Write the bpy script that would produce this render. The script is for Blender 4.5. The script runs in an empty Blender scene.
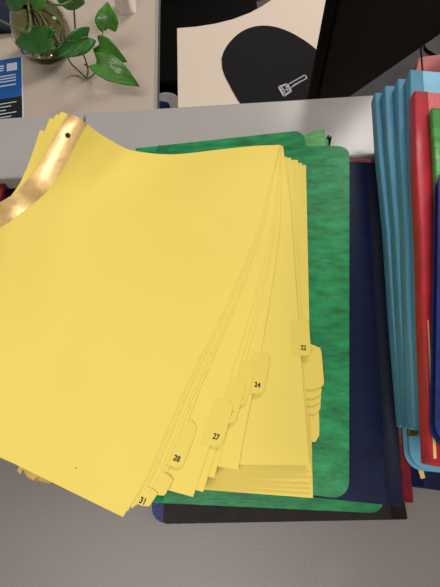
import bpy, bmesh, math, random
from mathutils import Vector, Matrix
random.seed(4)
S = bpy.context.scene
COL = S.collection
# ---------------------------------------------------------------- camera
H = .45; F = 427.0
CM = Matrix.Rotation(math.radians(25), 3, 'X') @ Matrix.Rotation(math.radians(-3.6), 3, 'Z')
cam = bpy.data.objects.new('camera', bpy.data.cameras.new('camera')); COL.objects.link(cam)
cam.matrix_world = Matrix.Translation((0, 0, H)) @ CM.to_4x4()
cam.data.sensor_fit = 'VERTICAL'; cam.data.sensor_height = 24; cam.data.lens = F/587*24
cam.data.clip_start = .01
S.camera = cam
def P(x, y, z):
    """survey helper: the world point at height z sighted at a photo coordinate"""
    d = CM @ Vector(((x-220)/F, (293.5-y)/F, -1)); t = (z-H)/d.z
    return Vector((0, 0, H)) + d*t
# ---------------------------------------------------------------- materials
def lin(c):
    return tuple((v/255/12.92 if v <= 10 else ((v/255+.055)/1.055)**2.4) for v in c) + (1,)
MATS = {}
def mat(name, rgb, rough=.5, mottle=0, scale=60, bump=0, bscale=300, metal=0, trans=0, ior=1.45, stretch=None, spec=.5, coat=0, rgb2=None):
    if name in MATS: return MATS[name]
    m = bpy.data.materials.new(name); m.use_nodes = True
    nt = m.node_tree; b = nt.nodes['Principled BSDF']
    b.inputs['Base Color'].default_value = lin(rgb)
    b.inputs['Roughness'].default_value = rough
    b.inputs['Metallic'].default_value = metal
    b.inputs['Transmission Weight'].default_value = trans
    b.inputs['IOR'].default_value = ior
    b.inputs['Specular IOR Level'].default_value = spec
    b.inputs['Coat Weight'].default_value = coat
    tc = nt.nodes.new('ShaderNodeTexCoord'); mp = nt.nodes.new('ShaderNodeMapping')
    nt.links.new(tc.outputs['Object'], mp.inputs['Vector'])
    if stretch: mp.inputs['Scale'].default_value = stretch
    if mottle or rgb2:
        n = nt.nodes.new('ShaderNodeTexNoise'); n.inputs['Scale'].default_value = scale; n.inputs['Detail'].default_value = 6
        n.inputs['Roughness'].default_value = .65
        nt.links.new(mp.outputs[0], n.inputs['Vector'])
        r = nt.nodes.new('ShaderNodeValToRGB'); nt.links.new(n.outputs['Fac'], r.inputs[0])
        c2 = rgb2 or tuple(v*(1+mottle) for v in rgb); c1 = tuple(v*(1-mottle) for v in rgb) if mottle else rgb
        r.color_ramp.elements[0].position = .32; r.color_ramp.elements[1].position = .68
        r.color_ramp.elements[0].color = lin(c1); r.color_ramp.elements[1].color = lin(tuple(min(255, v) for v in c2))
        nt.links.new(r.outputs[0], b.inputs['Base Color'])
    if bump:
        n2 = nt.nodes.new('ShaderNodeTexNoise'); n2.inputs['Scale'].default_value = bscale; n2.inputs['Detail'].default_value = 4
        nt.links.new(mp.outputs[0], n2.inputs['Vector'])
        bp = nt.nodes.new('ShaderNodeBump'); bp.inputs['Strength'].default_value = bump; bp.inputs['Distance'].default_value = .001
        nt.links.new(n2.outputs['Fac'], bp.inputs['Height']); nt.links.new(bp.outputs[0], b.inputs['Normal'])
    MATS[name] = m
    return m
press = dict(rough=.42, mottle=.16, scale=45, bump=.25, bscale=220, stretch=(1, 2.6, 1))
GREEN = mat('green pressboard', (34, 124, 74), **dict(press, mottle=.2, spec=.3))
GREEN2 = mat('light green pressboard', (72, 148, 74), **press)
NAVY = mat('navy pressboard', (12, 22, 56), **dict(press, spec=.25, rough=.5))
NAVY2 = mat('bright navy pressboard', (26, 38, 98), **dict(press, spec=.25))
SLATE = mat('slate cloth tape', (26, 34, 54), rough=.6, mottle=.06, bump=.3, spec=.3)
SKY = mat('light blue pressboard', (104, 166, 196), rough=.5, mottle=.05, scale=50, bump=.2)
SKYT = mat('shaded light blue gusset tape', (84, 144, 174), rough=.55, mottle=.04, bump=.2, stretch=(3, .3, 1))  # darker than the covers: shade on the spine faces put into the colour
RED = mat('red pressboard', (176, 40, 54), rough=.45, mottle=.08, scale=50, bump=.2)
MAROON = mat('maroon pressboard', (110, 20, 36), **press)
BROWN = mat('dark brown pressboard', (34, 28, 26), spec=.2, rough=.6, mottle=.2, scale=70, bump=.3)
YEL = mat('yellow divider paper', (226, 203, 98), rough=.62, mottle=.008, scale=6, bump=.06, bscale=900, spec=.3)
YTAB = mat('yellow index tab film', (222, 198, 90), rough=.5, spec=.4)
MANILA = mat('manila pages', (232, 200, 120), rough=.7)
WHITEP = mat('white pages', (205, 205, 200), rough=.8)
STRIP = mat('tan mylar binding strip', (228, 190, 130), rough=.3, mottle=.12, scale=40, bump=.35, bscale=70, metal=.6, coat=.5, stretch=(1, 1, 1))
INK = mat('black ink', (22, 18, 14), rough=.6)
BRASS = mat('brass', (190, 165, 90), rough=.3, metal=.9)
STEEL = mat('steel prong', (170, 170, 172), rough=.3, metal=.9)
COUNTER = mat('grey laminate', (118, 113, 110), rough=.42, mottle=.03, scale=400, bump=.12, bscale=500)
LEDGE = mat('pale grey laminate cap', (158, 154, 151), rough=.27, mottle=.012, scale=500, bump=.05, bscale=600)
CREAM = mat('cream laminate', (222, 203, 186), rough=.45, mottle=.012, scale=300)
CREAM2 = mat('taupe laminate', (190, 174, 160), rough=.4, mottle=.02, scale=300)
EDGE = mat('grey edge banding', (160, 156, 150), rough=.4)
BLACK = mat('black plastic', (9, 9, 9), rough=.4, spec=.35)
SCREENB = mat('matt black plastic', (6, 5, 4), rough=.6, spec=.08)
PADM = mat('black mouse pad cloth', (23, 22, 24), rough=.85, mottle=.05, scale=600, bump=.4, bscale=1200, spec=.2)
DGREY = mat('dark grey fabric', (70, 68, 70), rough=.9, mottle=.06, scale=300, bump=.5)
CARPET = mat('grey brown carpet', (92, 84, 78), rough=.95, mottle=.12, scale=250, bump=.8, bscale=400)
PRINT = mat('light grey print', (176, 176, 178), rough=.6)
PINK = mat('dusty pink card', (176, 100, 100), rough=.7, mottle=.04)
BLUEC = mat('bright blue card', (20, 92, 168), rough=.35)
BLACKC = mat('black card print', (26, 26, 28), rough=.35)
WHITEC = mat('white print', (214, 222, 232), rough=.5)
LEAF = mat('green leaf', (66, 124, 34), rough=.45, mottle=.12, scale=50, coat=.2)
LEAFD = mat('deep green leaf', (46, 104, 36), rough=.4, mottle=.14, scale=50, coat=.15)
STEM = mat('olive plant stem', (96, 110, 52), rough=.5, mottle=.15)
ROOT = mat('brown roots', (112, 92, 50), rough=.7, mottle=.2)
GLASS = mat('clear glass', (240, 244, 240), rough=.02, trans=1, ior=1.45)
WATER = mat('murky water', (170, 166, 112), rough=.05, trans=1, ior=1.33)
MUG = mat('white plastic', (206, 202, 198), rough=.4)
NEARW = mat('navy towel cloth', (26, 32, 58), rough=.9, mottle=.1)
# ---------------------------------------------------------------- object helpers
def link(name, bm, m, parent=None, mw=None, smooth=False, loc=None):
    me = bpy.data.meshes.new(name)
    bmesh.ops.recalc_face_normals(bm, faces=bm.faces)
    bm.to_mesh(me); bm.free()
    for mm in (m if isinstance(m, (list, tuple)) else [m]): me.materials.append(mm)
    if smooth:
        for p in me.polygons: p.use_smooth = True
    o = bpy.data.objects.new(name, me); COL.objects.link(o)
    if parent is not None: o.parent = parent
    if mw is not None: o.matrix_world = mw
    if loc is not None: o.location = loc
    return o
def tag(o, label=None, cat=None, group=None, kind=None):
    if label: o['label'] = label
    if cat: o['category'] = cat
    if group: o['group'] = group
    if kind: o['kind'] = kind
    return o
def empty(name, mw, label, cat, group=None):
    o = bpy.data.objects.new(name, None); COL.objects.link(o); o.empty_display_size = .02
    o.matrix_world = mw if isinstance(mw, Matrix) else Matrix.Translation(mw)
    return tag(o, label, cat, group)
def prism(bm, pts, z0, z1):
    a = [bm.verts.new((x, y, z0)) for x, y in pts]; b = [bm.verts.new((x, y, z1)) for x, y in pts]
    n = len(pts)
    bm.faces.new(a[::-1]); bm.faces.new(b)
    for i in range(n): bm.faces.new((a[i], a[(i+1) % n], b[(i+1) % n], b[i]))
def box(bm, x0, x1, y0, y1, z0, z1): prism(bm, [(x0, y0), (x1, y0), (x1, y1), (x0, y1)], z0, z1)
def rrect(x0, x1, y0, y1, r):
    """r = radii for corners (x1,y0) (x1,y1) (x0,y1) (x0,y0)"""
    out = []
    for (cx, cy, a0, rr) in ((x1, y0, -90, r[0]), (x1, y1, 0, r[1]), (x0, y1, 90, r[2]), (x0, y0, 180, r[3])):
        if rr <= 0: out.append((cx, cy)); continue
        ox = cx-rr if cx == x1 else cx+rr; oy = cy+rr if cy == y0 else cy-rr
        for k in range(7):
            a = math.radians(a0+15*k); out.append((ox+rr*math.cos(a), oy+rr*math.sin(a)))
    return out
def bevel(o, w=.002, seg=2):
    b = o.modifiers.new('bevel', 'BEVEL'); b.width = w; b.segments = seg; b.limit_method = 'ANGLE'; return o
def lathe(bm, prof, n=40, c=(0, 0)):
    rings = [[bm.verts.new((c[0]+r*math.cos(2*math.pi*i/n), c[1]+r*math.sin(2*math.pi*i/n), z)) for i in range(n)] for r, z in prof]
    for a, b in zip(rings, rings[1:]):
        for i in range(n): bm.faces.new((a[i], a[(i+1) % n], b[(i+1) % n], b[i]))
    bm.faces.new(rings[0][::-1]); bm.faces.new(rings[-1])
def catmull(pts, n):
    out = []
    Q = [pts[0]*2-pts[1]] + list(pts) + [pts[-1]*2-pts[-2]]
    for i in range(1, len(Q)-2):
        p0, p1, p2, p3 = Q[i-1:i+3]
        for k in range(n):
            t = k/n
            out.append(.5*((2*p1)+(p2-p0)*t+(2*p0-5*p1+4*p2-p3)*t*t+(3*p1-p0-3*p2+p3)*t**3))
    out.append(pts[-1].copy()); return out
def tube(bm, pts, r, n=8, r2=None):
    path = catmull([Vector(p) for p in pts], 6); N = len(path); rings = []
    for i, p in enumerate(path):
        t = (path[min(i+1, N-1)]-path[max(i-1, 0)]).normalized()
        up = Vector((0, 0, 1)) if abs(t.z) < .9 else Vector((1, 0, 0))
        a = t.cross(up).normalized(); b = t.cross(a)
        rr = r + ((r2 if r2 is not None else r)-r)*i/(N-1)
        rings.append([bm.verts.new(p+(a*math.cos(2*math.pi*k/n)+b*math.sin(2*math.pi*k/n))*rr) for k in range(n)])
    for a, b in zip(rings, rings[1:]):
        for k in range(n): bm.faces.new((a[k], a[(k+1) % n], b[(k+1) % n], b[k]))
    bm.faces.new(rings[0][::-1]); bm.faces.new(rings[-1])
def struct(name, bm, m, loc=None):
    return tag(link(name, bm, m, loc=loc), kind='structure')
# ---------------------------------------------------------------- setting
bm = bmesh.new(); box(bm, -3, 3, -2, 4, -1.03, -1.0); struct('floor', bm, CARPET)
# counter the folders lie on (its near and side edges are outside the photo)
bm = bmesh.new(); box(bm, -.75, .85, -.32, .372, -.03, 0)
t = link('countertop', bm, COUNTER); bevel(t, .002); tag(t, 'grey laminate countertop under the folder piles, in front of the pale cap', 'countertop')
# partition: cladding below and two cap panels with a seam between
bm = bmesh.new(); box(bm, -.75, .85, .385, .465, -1, .008); struct('wall_partition', bm, DGREY)
y0, y1 = .375, .481
sx = P(84, 120, .03).x
for x0, x1, lab in ((-.75, sx-.0012, 'left pale grey partition cap panel, partly under the yellow sheets'), (sx+.0012, .85, 'long pale grey partition cap panel behind the green and light blue folders')):
    bm = bmesh.new(); box(bm, x0, x1, y0, y1, .008, .03)
    o = link('partition_cap', bm, LEDGE); bevel(o, .0025, 3); tag(o, lab, 'partition cap', 'partition cap panels')
# ---------------------------------------------------------------- desks beyond
DZ = -.25
xe = P(153.5, 60, DZ).x
def worktop(pts, m, label):
    r = empty('office_desk', (pts[0][0], pts[0][1], -1), label, 'desk')
    bm = bmesh.new(); prism(bm, pts, DZ-.028, DZ); o = link('desk_top', bm, m, r); o.matrix_parent_inverse = r.matrix_world.inverted(); bevel(o, .001)
    return r
def ch(name, bm, m, r, smooth=False):
    o = link(name, bm, m, r, smooth=smooth); o.matrix_parent_inverse = r.matrix_world.inverted(); return o
for o_ in (0,): bpy.context.view_layer.update()
A = P(156, 0, DZ); B = P(153.5, 107, DZ)
d1 = worktop([(-1.3, .52), (B.x+.001, .52), (A.x, A.y), (A.x+.01, 1.7), (-1.3, 1.7)], CREAM2, 'cream desk on the left holding the glass vase with the plant')
bm = bmesh.new(); prism(bm, [(B.x+.001, .52), (B.x+.007, .52), (A.x+.007, A.y), (A.x+.017, 1.7), (A.x+.01, 1.7), (A.x, A.y)], DZ-.03, DZ+.002)
o = ch('edge_band', bm, EDGE, d1); o['label'] = 'thin grey edge strip'
for y in (.56, 1.6):
    bm = bmesh.new(); box(bm, -.24, -.2, y-.03, y+.01, -1, DZ-.028); ch('leg', bm, BLACK, d1)
# right desk: straight left side, curved far edge
cur = [P(x, y, DZ) for x, y in ((177, 28), (196, 26.5), (215, 23.5), (233, 19), (250, 12.5), (262, 6), (271, 0), (284, -12), (305, -36))]
pl = P(177, 106, DZ)
pts = [(pl.x, .52)] + [(p.x, p.y) for p in cur] + [(1.3, 1.42), (1.3, .52)]
d2 = worktop(pts, CREAM, 'cream desk with curved far edge, under the black mouse pad')
for x, y in ((.02, .53), (.9, .53), (.9, 1.3)):
    bm = bmesh.new(); box(bm, x, x+.04, y, y+.04, -1, DZ-.028); ch('leg', bm, BLACK, d2)
# added black block, standing in for the deep shade between the desks
bx = (xe+.012, pl.x-.006)
r = empty('gap_shade_filler', ((bx[0]+bx[1])/2, .75, -1), 'black shade filler in the gap between the two cream desks', 'shade filler')
bm = bmesh.new(); box(bm, xe-.3, pl.x+.3, .6, 1.05, -1, -.45); ch('body', bm, BLACK, r)
for z in (-.97, -.8, -.63):
    bm = bmesh.new(); box(bm, xe-.29, pl.x+.29, .585, .6, z, z+.16); d = ch('filler_drawer', bm, BLACK, r)
    bm = bmesh.new(); box(bm, xe-.05, xe+.1, .575, .585, z+.07, z+.085); h = link('filler_handle', bm, STEEL, d)
# white tub with a blue cloth in the gap
c = P(165, 100, -.40)
r = empty('white_tub', (c.x, c.y-.02, -.45), 'small white tub with a blue wrapper, in the gap between the desks', 'tub')
bm = bmesh.new(); lathe(bm, [(.036, -.45), (.04, -.40), (.038, -.40), (.034, -.445)], 32, (c.x, c.y-.01)); ch('tub_body', bm, MUG, r, True)
bm = bmesh.new(); prism(bm, [(c.x-.035, c.y-.04), (c.x+.02, c.y-.05), (c.x+.01, c.y-.015), (c.x-.03, c.y+.0)], -.402, -.396); o = ch('wrapper', bm, mat('blue wrapper', (34, 58, 130), rough=.4), r); o['label'] = 'blue wrapper'
# office chair beyond the desks
c = Vector((.0, 1.62, -.55))
r = empty('office_chair', (c.x, c.y, -1), 'black office chair in the dark beyond the curved desk edge', 'chair')
bm = bmesh.new(); prism(bm, rrect(c.x-.26, c.x+.2, c.y-.42, c.y+.2, (.06,)*4), -.58, -.5); bevel(ch('seat', bm, SCREENB, r), .02, 3)
bm = bmesh.new(); prism(bm, rrect(c.x-.22, c.x+.18, c.y+.18, c.y+.25, (.02,)*4), -.45, -.05); bevel(ch('backrest', bm, SCREENB, r), .02, 3)
bm = bmesh.new(); tube(bm, [(c.x, c.y-.1, -.9), (c.x, c.y-.1, -.58)], .025); ch('gas_column', bm, BLACK, r)
for k in range(5):
    a = k*2*math.pi/5; bm = bmesh.new(); tube(bm, [(c.x, c.y-.1, -.9), (c.x+.25*math.cos(a), c.y-.1+.25*math.sin(a), -.96)], .02, r2=.012); l = ch('leg', bm, BLACK, r)
    bm = bmesh.new(); bmesh.ops.create_uvsphere(bm, u_segments=12, v_segments=8, radius=.025, matrix=Matrix.Translation((c.x+.25*math.cos(a), c.y-.1+.25*math.sin(a), -.975))); w = link('castor', bm, BLACK, l, smooth=True)
# black shoe-like bag on the floor beyond
c = P(251, 1, -1)
bm = bmesh.new(); bmesh.ops.create_uvsphere(bm, u_segments=24, v_segments=12, radius=1, matrix=Matrix.Translation((c.x+.02, c.y+.05, -.95)) @ Matrix.Diagonal((.09, .06, .05, 1)))
o = link('cable_pouch', bm, SCREENB, smooth=True); tag(o, 'small black pouch on the carpet past the curved desk edge', 'pouch')
# ---------------------------------------------------------------- mouse pad
pad_px = [(221.5, 58), (223, 70), (229, 83), (238, 99), (247, 109), (262, 114), (290, 112), (312, 103), (327, 88), (331, 74), (328, 62), (319, 52), (307, 42), (291, 32.5), (276, 27), (262, 25.5), (249, 28), (238, 34), (229, 43), (224, 51)]
pp = catmull([P(x, y, DZ+.003) for x, y in pad_px+[pad_px[0]]], 4)[:-1]
cc = P(275, 66, DZ)
r = empty('mouse_pad', (cc.x, cc.y, DZ), 'round black mouse pad with a small grey emblem on the right cream desk', 'mouse pad')
bm = bmesh.new(); prism(bm, [(p.x, p.y) for p in pp], DZ, DZ+.003); ch('pad', bm, PADM, r)
bm = bmesh.new()
U = lambda x, y: (lambda p: (p.x, p.y))(P(x, y, DZ+.0033))
def strip_px(bm, a, b, w, z0=DZ+.003, z1=DZ+.0036):
    a = Vector(U(*a)); b = Vector(U(*b)); n = (b-a).orthogonal().normalized()*w/2
    prism(bm, [tuple(a-n), tuple(b-n), tuple(b+n), tuple(a+n)], z0, z1)
for a, b in (((279, 87), (287, 84)), ((287, 84), (291, 91)), ((291, 91), (284, 96)), ((284, 96), (279, 87))): strip_px(bm, a, b, .005)
for a, b in (((282, 87.5), (285, 93)), ((286, 86), (288, 91)), ((283, 91), (289, 88))): strip_px(bm, a, b, .003)
for a, b in (((289, 84), (305, 75)), ((291, 87.5), (307, 78)), ((305, 75), (307, 78)), ((293, 85.5), (302, 80.4))): strip_px(bm, a, b, .0028)
o = ch('emblem', bm, PRINT, r); o['label'] = 'small grey printed emblem'
# ---------------------------------------------------------------- monitor
MZ = -.13
a = P(312, 124, MZ); b = P(440, 35, MZ)
ex = Vector((b.x-a.x, b.y-a.y, 0)).normalized(); ey = Vector((0, 0, 1)).cross(ex)
mw = Matrix(((ex.x, ey.x, 0, a.x), (ex.y, ey.y, 0, a.y), (0, 0, 1, DZ), (0, 0, 0, 1)))
r = empty('computer_monitor', mw, 'large black wide computer monitor, beside the mouse pad', 'monitor')
def lc(name, bm, m, smooth=False):
    return link(name, bm, m, r, smooth=smooth)
zb = MZ-DZ
bm = bmesh.new(); box(bm, 0, 1.1, 0, .024, zb, zb+.42); o = lc('housing', bm, SCREENB); bevel(o, .004)
bm = bmesh.new(); box(bm, .012, 1.088, .024, .0255, zb+.014, zb+.405); lc('screen', bm, BLACK)
bm = bmesh.new(); box(bm, .56, .64, -.04, 0, .01, zb+.2); bevel(lc('stand', bm, BLACK), .005)
bm = bmesh.new(); prism(bm, rrect(.47, .73, -.13, .08, (.03,)*4), .0, .012); lc('stand_base', bm, BLACK)
# dark grey desk mat, cable, pink box under and right of the monitor
q = [P(x, y, DZ) for x, y in ((325, 110), (470, 104), (500, 22), (410, 22))]
bm = bmesh.new(); prism(bm, [(p.x, p.y) for p in (q[0], q[1], q[2], q[3])], DZ, DZ+.004)
o = link('desk_mat', bm, DGREY); tag(o, 'dark grey fabric mat on the desk below the monitor', 'desk mat')
q = [P(x, y, -.2) for x, y in ((413, 84), (470, 84), (470, 50), (419, 57))]
bm = bmesh.new(); prism(bm, [(p.x, p.y) for p in q], DZ+.004, -.2)
o = link('storage_box', bm, PINK); bevel(o, .002); tag(o, 'dusty pink storage box behind the light blue folders', 'box')
bm = bmesh.new(); tube(bm, [P(420, 40, -.12), P(421.5, 58, -.15), P(423, 78, -.2)], .0018)
o = link('cable', bm, BLACK, smooth=True); tag(o, 'thin black cable hanging from the monitor in front of the pink box', 'cable')
# ---------------------------------------------------------------- leaflet
q = [P(-20, 64, DZ), P(22.5, 57, DZ), P(24, 121, DZ), P(-20, 121, DZ)]
o0 = P(24, 130, DZ); ex = (P(22.5, 57, DZ)-P(24, 121, DZ)); ex.z = 0; ey = ex.normalized(); Lh = ex.length+.03; exx = Vector((ey.y, -ey.x, 0))
o1 = P(22.5, 57, DZ)
mw = Matrix(((exx.x, ey.x, 0, o1.x), (exx.y, ey.y, 0, o1.y), (0, 0, 1, DZ), (0, 0, 0, 1)))
r = empty('leaflet', mw, 'blue and black printed leaflet lying on the left desk', 'leaflet')
hb = (P(22.5, 57, DZ)-P(23, 96, DZ)).length
bm = bmesh.new(); box(bm, -.14, 0, -.26, 0, 0, .001); link('sheet', bm, WHITEC, r)
bm = bmesh.new(); box(bm, -.14, -.003, -hb, 0, .001, .0013); o = link('blue_panel', bm, BLUEC, r); o['label'] = 'bright blue printed upper panel'
bm = bmesh.new(); box(bm, -.14, -.003, -.26, -hb, .001, .0013); o = link('black_panel', bm, BLACKC, r); o['label'] = 'black printed lower panel'
bm = bmesh.new(); box(bm, -.038, -.013, -.046, -.018, .0013, .0016); link('printed_square', bm, WHITEC, r)
bm = bmesh.new()
for k, (w, yy) in enumerate(((.06, -.022), (.055, -.03), (.062, -.038))): box(bm, -.045-w, -.045, yy-.004, yy, .0013, .0016)
for k, (x0, x1, yy) in enumerate(((-.1, -.016, -.06), (-.08, -.016, -.07), (-.1, -.016, -.08), (-.062, -.016, -.094), (-.1, -.07, -.094))): box(bm, x0, x1, yy-.004, yy, .0013, .0016)
for k in range(9): box(bm, -.1, -.016-.012*((k*7) % 3), -hb-.018-k*.011, -hb-.0155-k*.011, .0013, .0016)
o = link('printed_lines', bm, WHITEC, r); o['label'] = 'rows of small white print'
# ---------------------------------------------------------------- vase with plant
vc = P(50, 52, DZ)
r = empty('glass_vase', (vc.x, vc.y, DZ), 'round clear glass vase of water on the left cream desk', 'vase')
prof = [(.03, 0), (.048, .004), (.066, .03), (.07, .055), (.064, .085), (.05, .11), (.042, .125), (.045, .14), (.043, .14), (.04, .125), (.048, .109), (.062, .084), (.0675, .055), (.0635, .031), (.046, .008), (.01, .007)]
bm = bmesh.new(); lathe(bm, prof, 48); link('vase_body', bm, GLASS, r, smooth=True)
bm = bmesh.new(); lathe(bm, [(.01, .0075), (.0455, .0085), (.0632, .031), (.067, .055), (.0618, .082), (.055, .095), (.01, .095)], 48); link('water', bm, WATER, r, smooth=True)
pr = empty('pothos_plant', (vc.x, vc.y, DZ+.012), 'green trailing pothos plant with heart-shaped leaves, rooted in the glass vase', 'plant')
def pch(name, bm, m, smooth=True):
    o = link(name, bm, m, pr, smooth=smooth); o.matrix_parent_inverse = Matrix.Translation((vc.x, vc.y, DZ+.012)).inverted(); return o
bm = bmesh.new()
for k in range(16):
    a = k*2.4; rr = .012+.03*random.random()
    tube(bm, [(vc.x+.01*math.cos(a), vc.y+.01*math.sin(a), DZ+.12), (vc.x+rr*math.cos(a), vc.y+rr*math.sin(a), DZ+.06), (vc.x+rr*.9*math.cos(a+.9), vc.y+rr*.9*math.sin(a+.9), DZ+.016)], .002, 6, .001)
pch('roots', bm, ROOT)
top = vc + Vector((0, 0, .13))
def stem(pts, rad=.0022):
    bm = bmesh.new(); tube(bm, pts, rad, 8, rad*.7); return pch('stem', bm, STEM)
def leaf(base, tip, wid, roll=0, droop=.012, m=LEAF, z=None):
    b = Vector(base); t = Vector(tip); L = (t-b).length; ex = (t-b).normalized()
    n = (Vector((0, 0, .55))-b).normalized(); n = (n-ex*n.dot(ex)).normalized(); n = Matrix.Rotation(roll, 3, ex) @ n; s = ex.cross(n)
    bm = bmesh.new(); NU, NV = 16, 10; g = []
    for i in range(NU+1):
        u = i/NU; row = []
        w = wid*(math.sin(math.pi*min(1, u*.94+.06)**.62))**.85*(1-.12*u) if u < 1 else 0
        back = -.16*L*max(0, 1-u*5)
        for j in range(-NV//2, NV//2+1):
            v = j/(NV/2)
            p = b+ex*(u*L+back*abs(v)**.8)+s*(v*w)+n*(abs(v)*w*.22-droop*(u-.3)**2*3+.001*math.cos(j*2+i))
            row.append(bm.verts.new(p))
        g.append(row)
    for i in range(NU):
        for j in range(NV): bm.faces.new((g[i][j], g[i][j+1], g[i+1][j+1], g[i+1][j]))
    bmesh.ops.remove_doubles(bm, verts=bm.verts, dist=1e-5)
    o = pch('leaf', bm, m); sd = o.modifiers.new('s', 'SOLIDIFY'); sd.thickness = .0006
    return o
leaf(P(49, 40, -.10), P(8, 41, -.13), .026, .15, m=LEAFD)
leaf(P(88, 37, -.14), P(54, 57, -.13), .024, -.2, m=LEAFD)
leaf(P(108, 28, -.16), P(105, 1, -.12), .027, -.25)
leaf(P(99, 45, -.17), P(124, 62, -.19), .026, .3)
leaf(P(98, 63, -.16), P(139, 84, -.19), .027, -.2)
leaf(P(62, -6, -.1), P(88, 6, -.14), .024, .2, m=LEAFD)
leaf(P(20, -8, -.08), P(4, 12, -.12), .022, .2, m=LEAFD)
leaf(P(40, -5, -.06), P(30, 12, -.09), .02, .3)
stem([top, P(58, 5, -.06), P(72, 2, -.08), P(75, 25, -.14), P(77, 45, -.18), P(84, 56, -.2), P(88, 70, -.235), P(87, 78, -.245), P(94, 74, -.235), P(97, 62, -.2), P(99, 45, -.17)])
stem([P(86, 78, -.245), P(78, 70, -.24), P(70, 62, -.22), P(62, 45, -.15), top])
stem([P(97, 60, -.2), P(101, 42, -.17), P(104, 27, -.16)], .0018)
stem([P(84, 64, -.22), P(92, 68, -.23), P(98, 66, -.17)], .0018)
stem([top, P(60, 20, -.08), P(66, 40, -.12), P(88, 37, -.14)], .002)
stem([top, P(44, 20, -.07), P(49, 38, -.10)], .002)
stem([top, P(30, 30, -.06), P(14, 27, -.08), P(-10, 15, -.1)], .0026)
stem([top, P(50, -8, -.06), P(62, -6, -.1)], .002)
stem([top, P(30, -15, -.04), P(20, -8, -.08)], .002)
# navy cloth at the far left
bm = bmesh.new(); c = P(2, 14, DZ)
g = [[bm.verts.new((c.x-.12+.2*i/12, c.y-.09+.22*j/12, DZ+.012+.012*math.sin(i*.9+j*.6)*math.cos(j*.8))) for j in range(13)] for i in range(13)]
for i in range(12):
    for j in range(12): bm.faces.new((g[i][j], g[i+1][j], g[i+1][j+1], g[i][j+1]))
o = link('cloth', bm, NEARW, smooth=True); sd = o.modifiers.new('s', 'SOLIDIFY'); sd.thickness = .012
tag(o, 'dark navy cloth crumpled on the left desk behind the vase', 'cloth')
# clear cup with dark label
c = P(127, 9, DZ)
r = empty('plastic_cup', (c.x, c.y, DZ), 'clear plastic cup with a small dark mark, at the far side of the left desk', 'cup')
bm = bmesh.new(); lathe(bm, [(.028, 0), (.029, .001), (.036, .085), (.037, .085), (.0365, .083), (.0285, .003), (.002, .003)], 36)
link('cup_body', bm, GLASS, r, smooth=True)
bm = bmesh.new(); box(bm, -.008, .01, -.0375, -.0355, .045, .06); o = link('mark', bm, INK, r); o['label'] = 'small dark printed mark'
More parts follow.
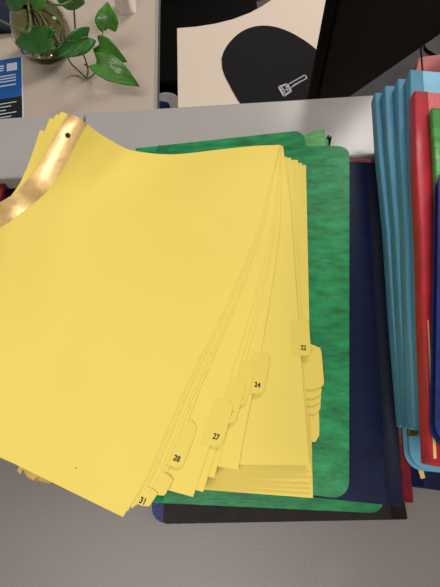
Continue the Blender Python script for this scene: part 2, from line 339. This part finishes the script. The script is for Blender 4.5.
# ---------------------------------------------------------------- folders
def frame(bot, top):
    d = Vector((top.x-bot.x, top.y-bot.y, 0)).normalized(); x = Vector((d.y, -d.x, 0))
    return d, x
def folder(label, bot, top, z, th, m, side='L', spine='near', w=.241, h=None, bl=None, bh=.372, pages=WHITEP, spine_m=None, group=None, pagein=.006, rad=.014, tilt=0, lift=0, name='file_folder', page_t=1):
    """bot/top: photo sightings of the ends of one long edge at height z (top face); side: which long edge;
    spine: 'near' = on the sighted edge, 'far' = on the other."""
    b = P(*bot, z); t = P(*top, z+lift); d, x = frame(b, t)
    if h is None: h = math.hypot(t.x-b.x, t.y-b.y)
    if side == 'R': x = -x
    if bl:
        l = P(*bl, z); x = Vector((l.x-b.x, l.y-b.y, 0)); w = x.length; x.normalize(); d = Vector((x.y, -x.x, 0)); h = bh
    s = 1 if side == 'L' else -1
    zc = Vector((0, 0, 1))
    # local x always towards the folder's inside, handled with sign s so the frame stays right-handed
    xr = x*s
    M = Matrix(((xr.x, d.x, 0, b.x), (xr.y, d.y, 0, b.y), (0, 0, 1, z-th), (0, 0, 0, 1)))
    M = M @ Matrix.Rotation(math.atan2(lift, h), 4, 'X') @ Matrix.Rotation(tilt, 4, 'Y')
    r = empty(name, M, label, 'folder', group)
    ct = .0014
    rn, rf = (0, rad) if spine == 'near' else (rad, 0)
    def pl(x0, x1, y0, y1, rn, rf):
        pts = rrect(x0, x1, y0, y1, (rf, rf, rn, rn))
        return [(p[0]*s, p[1]) for p in pts]
    for nm, z0 in (('back_cover', 0), ('front_cover', th-ct)):
        dx = 0 if nm == 'front_cover' else .002
        bm = bmesh.new(); prism(bm, pl(.0+dx*0, w-dx, 0, h-dx, rn, rf), z0, z0+ct); link(nm, bm, m, r)
    # spine gusset: a soft rounded strip
    xs = 0 if spine == 'near' else w; sg = -1 if spine == 'near' else 1
    prof = []
    K = 10
    for k in range(K+1):
        a = math.pi*k/K - math.pi/2
        prof.append((xs+sg*(min(.0016, th*.25))*abs(math.cos(a))**.35+sg*.0002, th/2+math.sin(a)*(th/2+.0004)))
    bm = bmesh.new()
    inn = [(xs-sg*.012, th+.0004)] ; inn2 = [(xs-sg*.012, -.0004)]
    P2 = inn2+prof+inn
    rows = []
    for yy in (0.0005, h*.25, h*.5, h*.75, h-.0005):
        wv = .0008*math.sin(yy*40)
        rows.append([bm.verts.new(((px+(wv if 0 < i < len(P2)-1 else 0))*s, yy, pz)) for i, (px, pz) in enumerate(P2)])
    for a_, b_ in zip(rows, rows[1:]):
        for i in range(len(P2)-1): bm.faces.new((a_[i], a_[i+1], b_[i+1], b_[i]))
    o = link('spine', bm, spine_m or m, r, smooth=True); sd = o.modifiers.new('s', 'SOLIDIFY'); sd.thickness = .0007; sd.offset = 0
    if spine_m and spine_m is not m: o['label'] = spine_m.name.replace('tape', 'spine').replace(' gusset', '')
    # paper inside: layered with uneven edges
    if page_t and th > .004:
        bm = bmesh.new(); n = max(2, int((th-2*ct)/.0022)); hh = (th-2*ct)*page_t/n
        for k in range(n):
            e = .0015*random.random()
            a0, a1 = (pagein-.002, w-pagein-e-.002) if spine == 'near' else (pagein+e, w-pagein)
            bm2 = [(a0*s, .006+e), (a1*s, .006+e), (a1*s, h-.008-e), (a0*s, h-.008-e)]
            if s < 0: bm2 = bm2[::-1]
            prism(bm, bm2, ct+k*hh, ct+k*hh+hh*.82)
        link('pages', bm, pages, r)
    return r
# ---- left pile, bottom to top
folder('navy folder at the very bottom of the left pile, rounded corner showing', (403, 518.5), (376, 168), .007, .007, NAVY2, 'R', 'near', bl=(151, 523.5), pages=BROWN, page_t=1)
folder('dark brown folder just under the lowest green one in the left pile', (406, 519.5), (377, 168), .012, .005, BROWN, 'R', 'near', bl=(163, 524), pages=BROWN, rad=.004)
folder('green folder low in the left pile, edge showing below the navy one', (386, 513.5), (360, 168), .020, .008, GREEN, 'R', 'far', bl=(150, 502.5), bh=.33, pages=BROWN)
folder('maroon folder with its edge showing right of the navy cover', (411.5, 503), (381, 160), .027, .006, MAROON, 'R', 'near', w=.238, pages=MAROON)
folder('navy folder under the big green cover, slate taped spine on the right', (401.5, 506.5), (376, 163), .036, .008, NAVY, 'R', 'near', w=.238, spine_m=SLATE, pages=WHITEP)
folder('green folder with its far corner behind the yellow sheets', (350, 470), (304, 130), .0515, .006, GREEN, 'R', 'far', tilt=-.1, w=.235, pages=BROWN)
folder('large green folder cover directly under the yellow index sheets', (350, 500), (350, 146), .059, .007, GREEN, 'R', 'far', w=.235, pages=BROWN, tilt=-.1)
# light green tabs poking out between
for (x0, x1, ya, yb, m, lab) in ((302, 325, 130, 150, GREEN2, 'light green index tab sticking out behind the green folders'), (322, 329, 134, 150, GREEN, 'narrow green index tab right of the light green one')):
    q = [P(x0, yb, .048), P(x1, yb, .048), P(x1, ya+3, .048), P(x1-1, ya, .048), P(x0+10, ya+2, .048), P(x0, ya+8, .048)]
    bm = bmesh.new(); prism(bm, [(p.x, p.y) for p in q], .0475 if m is GREEN2 else .0462, .049 if m is GREEN2 else .0474)
    o = link('index_tab', bm, m); tag(o, lab, 'index tab')
folder('dark maroon folder peeking out at far left below the partition cap', (-40, 300), (5, 181), .02, .018, MAROON, 'R', 'near', w=.1, pages=WHITEP)
# ---- right pile
folder('navy folder at the bottom of the right pile', (410, 485.5), (392, 170), .018, .018, NAVY, 'L', 'near', h=.3, pages=MANILA)
folder('light blue folder low in the right pile with a rounded corner', (411, 468), (386, 150), .052, .014, SKY, 'L', 'far', pages=WHITEP, h=.36)
bl = [((405, 425), (376, 93), .084), ((411, 426), (386, 86), .099), ((416, 427), (399, 79), .114), ((427, 429), (411, 70), .130)]
labs = ['light blue folder with the leftmost spine, lowest of the four stepped ones', 'light blue folder second from the left of the four stepped spines', 'light blue folder third from the left of the four stepped spines', 'light blue folder right under the red one, highest of the four']
zprev = .068
for (b, t, z), lab in zip(bl, labs):
    folder(lab, b, t, z, z-zprev-.0008, SKY, 'L', 'near', spine_m=SKYT, group='stepped light blue folders', pages=WHITEP)
    zprev = z
folder('bright red folder lying on the light blue ones in the right pile', (432, 463), (415, 91), .145, .014, RED, 'L', 'near', pages=MANILA)
folder('green folder whose corner shows on the red folder at the right edge', (452, 440), (434, 108), .153, .007, GREEN2, 'L', 'near', pages=WHITEP)
folder('bright navy folder topmost at the right edge of the photo', (435, 445), (439, 165), .163, .009, NAVY2, 'L', 'far', pages=WHITEP)
# small things wedged in the right pile
q = [P(x, y, .146) for x, y in ((427.5, 320), (428.5, 320), (436.5, 458), (433.5, 459))]
bm = bmesh.new(); prism(bm, [(p.x, p.y) for p in q][::-1], .1452, .1462)
o = link('paper_sliver', bm, MANILA); tag(o, 'narrow pale yellow paper edge lying along the bright red folder', 'paper')
q = [P(x, y, .054) for x, y in ((407, 424), (417, 424), (418, 436), (408, 437))]
bm = bmesh.new(); prism(bm, [(p.x, p.y) for p in q][::-1], .0525, .056)
o = link('metal_fastener', bm, BRASS); bevel(o, .0005); tag(o, 'dull brass metal fastener sticking out below the light blue spines', 'fastener')
q = [P(x, y, .0195) for x, y in ((414, 455), (420, 455), (425, 478), (421, 479))]
bm = bmesh.new(); prism(bm, [(p.x, p.y) for p in q][::-1], .0185, .0198)
o = link('paper_slip', bm, MANILA); tag(o, 'pale yellow paper slip sticking out between the lowest blue folders', 'paper slip')
# ---------------------------------------------------------------- yellow index sheets
TRr, BRr = P(283, 146, .08), P(123, 517, .12)
def sm(a, b, v): v = max(0, min(1, (v-a)/(b-a))); return v*v*(3-2*v)
def interp(tab, x):
    if x <= tab[0][0]: return tab[0][1] + (x-tab[0][0])*(tab[1][1]-tab[0][1])/(tab[1][0]-tab[0][0])*.5
    if x >= tab[-1][0]: return tab[-1][1]
    for i in range(len(tab)-1):
        if x <= tab[i+1][0]:
            p = [tab[max(i-1, 0)][1], tab[i][1], tab[i+1][1], tab[min(i+2, len(tab)-1)][1]]
            t = (x-tab[i][0])/(tab[i+1][0]-tab[i][0])
            return .5*((2*p[1])+(p[2]-p[0])*t+(2*p[0]-5*p[1]+4*p[2]-p[3])*t*t+(3*p[1]-p[0]-3*p[2]+p[3])*t**3)
FAR = [(-.14, .130), (-.12, .103), (-.094, .079), (-.047, .069), (.016, .074), (.05, .077), (.1, .077)]
MID = [(-.212, .142), (-.19, .122), (-.15, .096), (-.09, .086), (0, .084), (.06, .080), (.1, .076)]
NEAR = [(-.25, .112), (-.2, .108), (-.15, .104), (-.08, .098), (0, .088), (.06, .080), (.1, .074)]
BASE = .0565
def lift(x, y):
    a = interp(FAR, x+(.36-y)*.55); b = interp(MID, x); c = interp(NEAR, x)
    k = sm(.24, .36, y); z = b+(a-b)*k
    k = sm(.24, .02, y); z = z+(c-b)*k
    return z-BASE
def zat(x, y, t): return BASE + (1-t)*lift(x, y)
def sight(px, py, t):
    z = .09
    for _ in range(30):
        p = P(px, py, z); z = .5*z+.5*zat(p.x, p.y, t)
    return P(px, py, z)
C0 = [(280, 145), (268, 190), (256, 234), (225, 307), (186, 386), (147, 476), (123, 517)]
W = .2159
NSH = [0]
def number(txt, c, ex, ey, size, parent):
    cu = bpy.data.curves.new('n', 'FONT'); cu.body = txt; cu.size = size; cu.align_x = 'CENTER'; cu.align_y = 'CENTER'; cu.offset = size*.035
    to = bpy.data.objects.new('n', cu); COL.objects.link(to)
    bpy.context.view_layer.update()
    me = bpy.data.meshes.new_from_object(to.evaluated_get(bpy.context.evaluated_depsgraph_get()))
    bpy.data.objects.remove(to)
    ez = ex.cross(ey)
    M = Matrix(((ex.x, ey.x, ez.x, c.x), (ex.y, ey.y, ez.y, c.y), (ex.z, ey.z, ez.z, c.z), (0, 0, 0, 1)))
    me.transform(Matrix.Diagonal((.85, 1, 1, 1))); me.transform(M); me.materials.clear(); me.materials.append(INK)
    o = bpy.data.objects.new('tab_number', me); COL.objects.link(o); o.parent = parent
    return o
def sheet(label, right, t, TL=None, tab=None, text=None, name='index_sheet', group='yellow index sheets', strip=True, hole=False, bow=0, tabw=.0115, BL=None, crumple=0):
    """right: photo sightings down the right edge; the rest follows from the paper's width"""
    Rw = [sight(x, y, t) for x, y in right]
    Rw = [Vector((p.x, p.y, 0)) for p in Rw]
    if len(Rw) == 2: Rw = [Rw[0], (Rw[0]*2+Rw[1])/3+Vector((bow, 0, 0)), (Rw[0]+Rw[1]*2)/3+Vector((bow, 0, 0)), Rw[1]]
    Rp = catmull(Rw, 8)
    d = (Rw[0]-Rw[-1]).normalized(); n = Vector((-d.y, d.x, 0))
    if n.x > 0: n = -n
    tl = Rw[0]+n*W; blp = Rw[-1]+n*W
    if TL: q = sight(*TL, t); tl = Vector((q.x, q.y, 0)); 
    if BL: q = sight(*BL, t); blp = Vector((q.x, q.y, 0))
    NV = len(Rp)-1; NU = 46
    def S_(u, v):
        i = min(max(v, 0), 1)*NV; k = min(int(i), NV-1); r_ = Rp[k].lerp(Rp[k+1], i-k)
        l_ = tl.lerp(blp, min(max(v, 0), 1)) + (r_-Rp[0].lerp(Rp[-1], v))*.15
        p = l_.lerp(r_, u)
        if u > 1: p = r_ + (r_-l_)*(u-1)
        z = zat(p.x, p.y, t)
        return Vector((p.x, p.y, z))
    org = S_(.5, .5)
    r = empty(name, org, label, 'index sheet', group)
    bm = bmesh.new()
    g = [[bm.verts.new(S_(u/NU, v/NV)-org) for u in range(NU+1)] for v in range(NV+1)]
    for a_, b_ in zip(g, g[1:]):
        for i in range(NU): bm.faces.new((a_[i], a_[i+1], b_[i+1], b_[i]))
    o = link('paper', bm, YEL, r, smooth=True); sd = o.modifiers.new('s', 'SOLIDIFY'); sd.thickness = .00025; sd.offset = -1; es = o.modifiers.new('e', 'EDGE_SPLIT'); es.split_angle = .7
    up = Vector((0, 0, .00035))
    if strip:
        bm = bmesh.new(); sw = .016/W
        g = [[bm.verts.new(S_(u/NU, v/NV)-org+up) for u in range(4)] for v in range(NV+1)]
        for a_, b_ in zip(g, g[1:]):
            for i in range(3): bm.faces.new((a_[i], a_[i+1], b_[i+1], b_[i]))
        o = link('binding_strip', bm, STRIP, r, smooth=True); o['label'] = 'shiny gold-tan binding strip'
        sd = o.modifiers.new('s', 'SOLIDIFY'); sd.thickness = .0002; sd.offset = 1; es = o.modifiers.new('e', 'EDGE_SPLIT'); es.split_angle = .7
        if hole:
            c = S_(sw*.5, .075)-org; ex = (S_(.1, .075)-S_(0, .075)).normalized(); ey = (S_(sw*.5, .05)-S_(sw*.5, .1)).normalized()
            ez = ex.cross(ey)
            bm = bmesh.new(); N = 24
            ring = [[bm.verts.new(c+up*2.4+(ex*math.cos(a)+ey*math.sin(a))*rr) for a in [2*math.pi*k/N for k in range(N)]] for rr in (.0032, .0024)]
            for k in range(N): bm.faces.new((ring[0][k], ring[0][(k+1) % N], ring[1][(k+1) % N], ring[1][k]))
            link('eyelet', bm, BRASS, r)
            bm = bmesh.new(); bm.faces.new([bm.verts.new(c+up*2+(ex*math.cos(2*math.pi*k/N)+ey*math.sin(2*math.pi*k/N))*.0025) for k in range(N)])
            o = link('punched_hole', bm, INK, r); o['label'] = 'dark punched hole'
    if tab:
        v0, v1 = tab; K = 12
        bm = bmesh.new(); rows = []
        for k in range(K+1):
            f = k/K; v = v0+(v1-v0)*f
            e = min(1, min(f, 1-f)/.12); e = .45+.55*math.sin(e*math.pi/2) if e < 1 else 1
            us = [1-.034, 1-.0, 1+tabw/W*e*.5, 1+tabw/W*e]
            rows.append([bm.verts.new(S_(u, v)-org+up*.8) for u in us])
        for a_, b_ in zip(rows, rows[1:]):
            for i in range(3): bm.faces.new((a_[i], a_[i+1], b_[i+1], b_[i]))
        tb = link('tab', bm, YTAB, r, smooth=True); sd = tb.modifiers.new('s', 'SOLIDIFY'); sd.thickness = .0003; sd.offset = 1; es = tb.modifiers.new('e', 'EDGE_SPLIT'); es.split_angle = .7
        if text:
            vv = v0+(v1-v0)*.78; c = S_(1+tabw/W*.3, vv)-org+up*2.2
            ex = (S_(1.0, vv)-S_(.95, vv)).normalized(); ey = (S_(1.0, vv-.02)-S_(1., vv+.02)).normalized(); ey = (ey-ex*ey.dot(ex)).normalized()
            o = number(text, c, ex, ey, .0062, tb)
    return r, S_
def blend(k, br):
    """right edge between the strongly turned top sheet (k=0) and the straight one (k=1), ending at br"""
    s1 = [(283, 146), (290, 200), (293, 245), (298, 315), (303, 385), (307, 430), (309, 465)]
    L = [(a[0]+(b[0]-a[0])*k, a[1]+(b[1]-a[1])*k) for a, b in zip(C0, s1)]
    dx, dy = br[0]-L[-1][0], br[1]-L[-1][1]
    return [(x+dx*(i/6)**1.5, y+dy*(i/6)**1.5) for i, (x, y) in enumerate(L)]
shared = 'plain yellow index sheet within the fan, only its edge showing'
A_ = [ # label, k, br, t, TL, tab, text
 ('topmost yellow index sheet with shiny gold-tan strip and punched hole', 0, (123, 517), 0, (69, 113.5), None, None),
 (shared, .02, (128, 511), .02, (61, 111.5), None, None),
 (shared, .035, (133, 508), .04, (56, 114), None, None),
 ('yellow index sheet with tab number 31 at its lower corner', .045, (136, 506), .06, (50, 118), (.90, .99), '31'),
 (shared, .06, (143, 503), .08, (40, 130), None, None),
 (shared, .075, (148, 501), .10, (42, 140), (.86, .96), None),
 ('yellow index sheet with tab number 28', .11, (153, 499), .13, (44, 146), (.745, .845), '28'),
 ('yellow index sheet with tab number 27', .30, (193, 497), .17, (45, 150), (.70, .80), '27'),
 ('yellow index sheet with a half covered tab number 26', .36, (203, 492), .21, (46, 154), (.655, .755), '26'),
 ('yellow index sheet with a nearly covered tab number 25', .41, (214, 478), .25, (46, 157), (.63, .735), '25'),
 ('yellow index sheet with tab number 24', .49, (238, 470), .30, (46, 159), (.615, .715), '24'),
 ('yellow index sheet with tab number 22', .985, (309, 465), .40, (46, 161), (.51, .595), '22'),
]
for (lab, k, br, t, TL, tab, txt) in A_:
    q_ = sheet(lab, blend(k, br), t, TL, tab, txt, hole=(t == 0), tabw=.009, BL=(-150, 386) if t == 0 else None, strip=(t == 0 or t > .2))
    if t == 0: rt, S0 = q_
c = sight(76, 468, 0); bm = bmesh.new(); bmesh.ops.create_circle(bm, cap_ends=True, segments=12, radius=.0005)
o = link('ink_dot', bm, INK, rt); o.location = c-rt.location+Vector((0, 0, .0004)); o['label'] = 'tiny dark dot'
B_ = [((287, 157), (311, 470), .58, None), ((291, 158), (312, 476), .65, (.665, .79)), ((294, 161), (310, 482), .72, (.668, .80)), ((298, 160), (311, 487), .79, (.671, .81)), ((302, 163), (312, 492), .86, (.674, .82)), ((306, 165), (313, 498), .93, (.68, .875))]
for i, (tr, br, t, tab) in enumerate(B_):
    sheet('yellow index sheet low in the pile, under the number 22 sheet', [tr, br], t, None, tab, None, tabw=[0, .0165, .0145, .0122, .0100, .0068][i])
# crumpled strip ends poking out below the top sheet at the left
def ribbon(px, z, w, m, parent, nm):
    bm = bmesh.new(); pts = [P(x, y, zz) for (x, y), zz in zip(px, z)]
    a = [(bm.verts.new(p), bm.verts.new(p+Vector((w*.3, w, -.003)))) for p in pts]
    for (a0, a1), (b0, b1) in zip(a, a[1:]): bm.faces.new((a0, b0, b1, a1))
    o = link(nm, bm, m, parent); o.matrix_parent_inverse = parent.matrix_world.inverted()
    sd = o.modifiers.new('s', 'SOLIDIFY'); sd.thickness = .0004
c = P(36, 476, .04)
r = empty('torn_paper', c, 'crumpled yellow and tan paper scrap under the left bottom edge of the top sheet', 'paper scrap')
ribbon(((17, 471), (20, 474), (23, 470), (27, 477), (33, 480), (38, 477), (46, 480), (58, 483)), (.04, .044, .05, .046, .042, .048, .044, .04), .03, MANILA, r, 'crumpled_sheet')
ribbon(((21, 475), (24, 472), (29, 479), (34, 482), (36, 480), (50, 484)), (.036, .04, .038, .034, .038, .034), .022, STRIP, r, 'crumpled_strip')
# ---------------------------------------------------------------- light
def area(name, loc, size, e, col=(1, .95, .88), rot=(0, 0, 0), sy=None):
    l = bpy.data.lights.new(name, 'AREA'); l.energy = e; l.color = col; l.shape = 'RECTANGLE'; l.size = size; l.size_y = sy or size
    o = bpy.data.objects.new(name, l); COL.objects.link(o); o.location = loc; o.rotation_euler = rot
area('strip_glint_light', (1.15, 2.45, 1.9), 1.0, 58, sy=.8)
area('strip_glint_light', (-.35, -.45, 1.9), 1.2, 26, sy=.6)
area('strip_glint_light', (2.5, -.1, 1.9), 1.2, 26, sy=.9)  # added lamp, placed so its reflection shows on the tan binding strip
w = bpy.data.worlds.new('world'); S.world = w; w.use_nodes = True
w.node_tree.nodes['Background'].inputs[0].default_value = (1, .96, .92, 1); w.node_tree.nodes['Background'].inputs[1].default_value = .17
S.view_settings.view_transform = 'Standard'; S.view_settings.look = 'None'; S.view_settings.gamma = 1; S.view_settings.exposure = .14
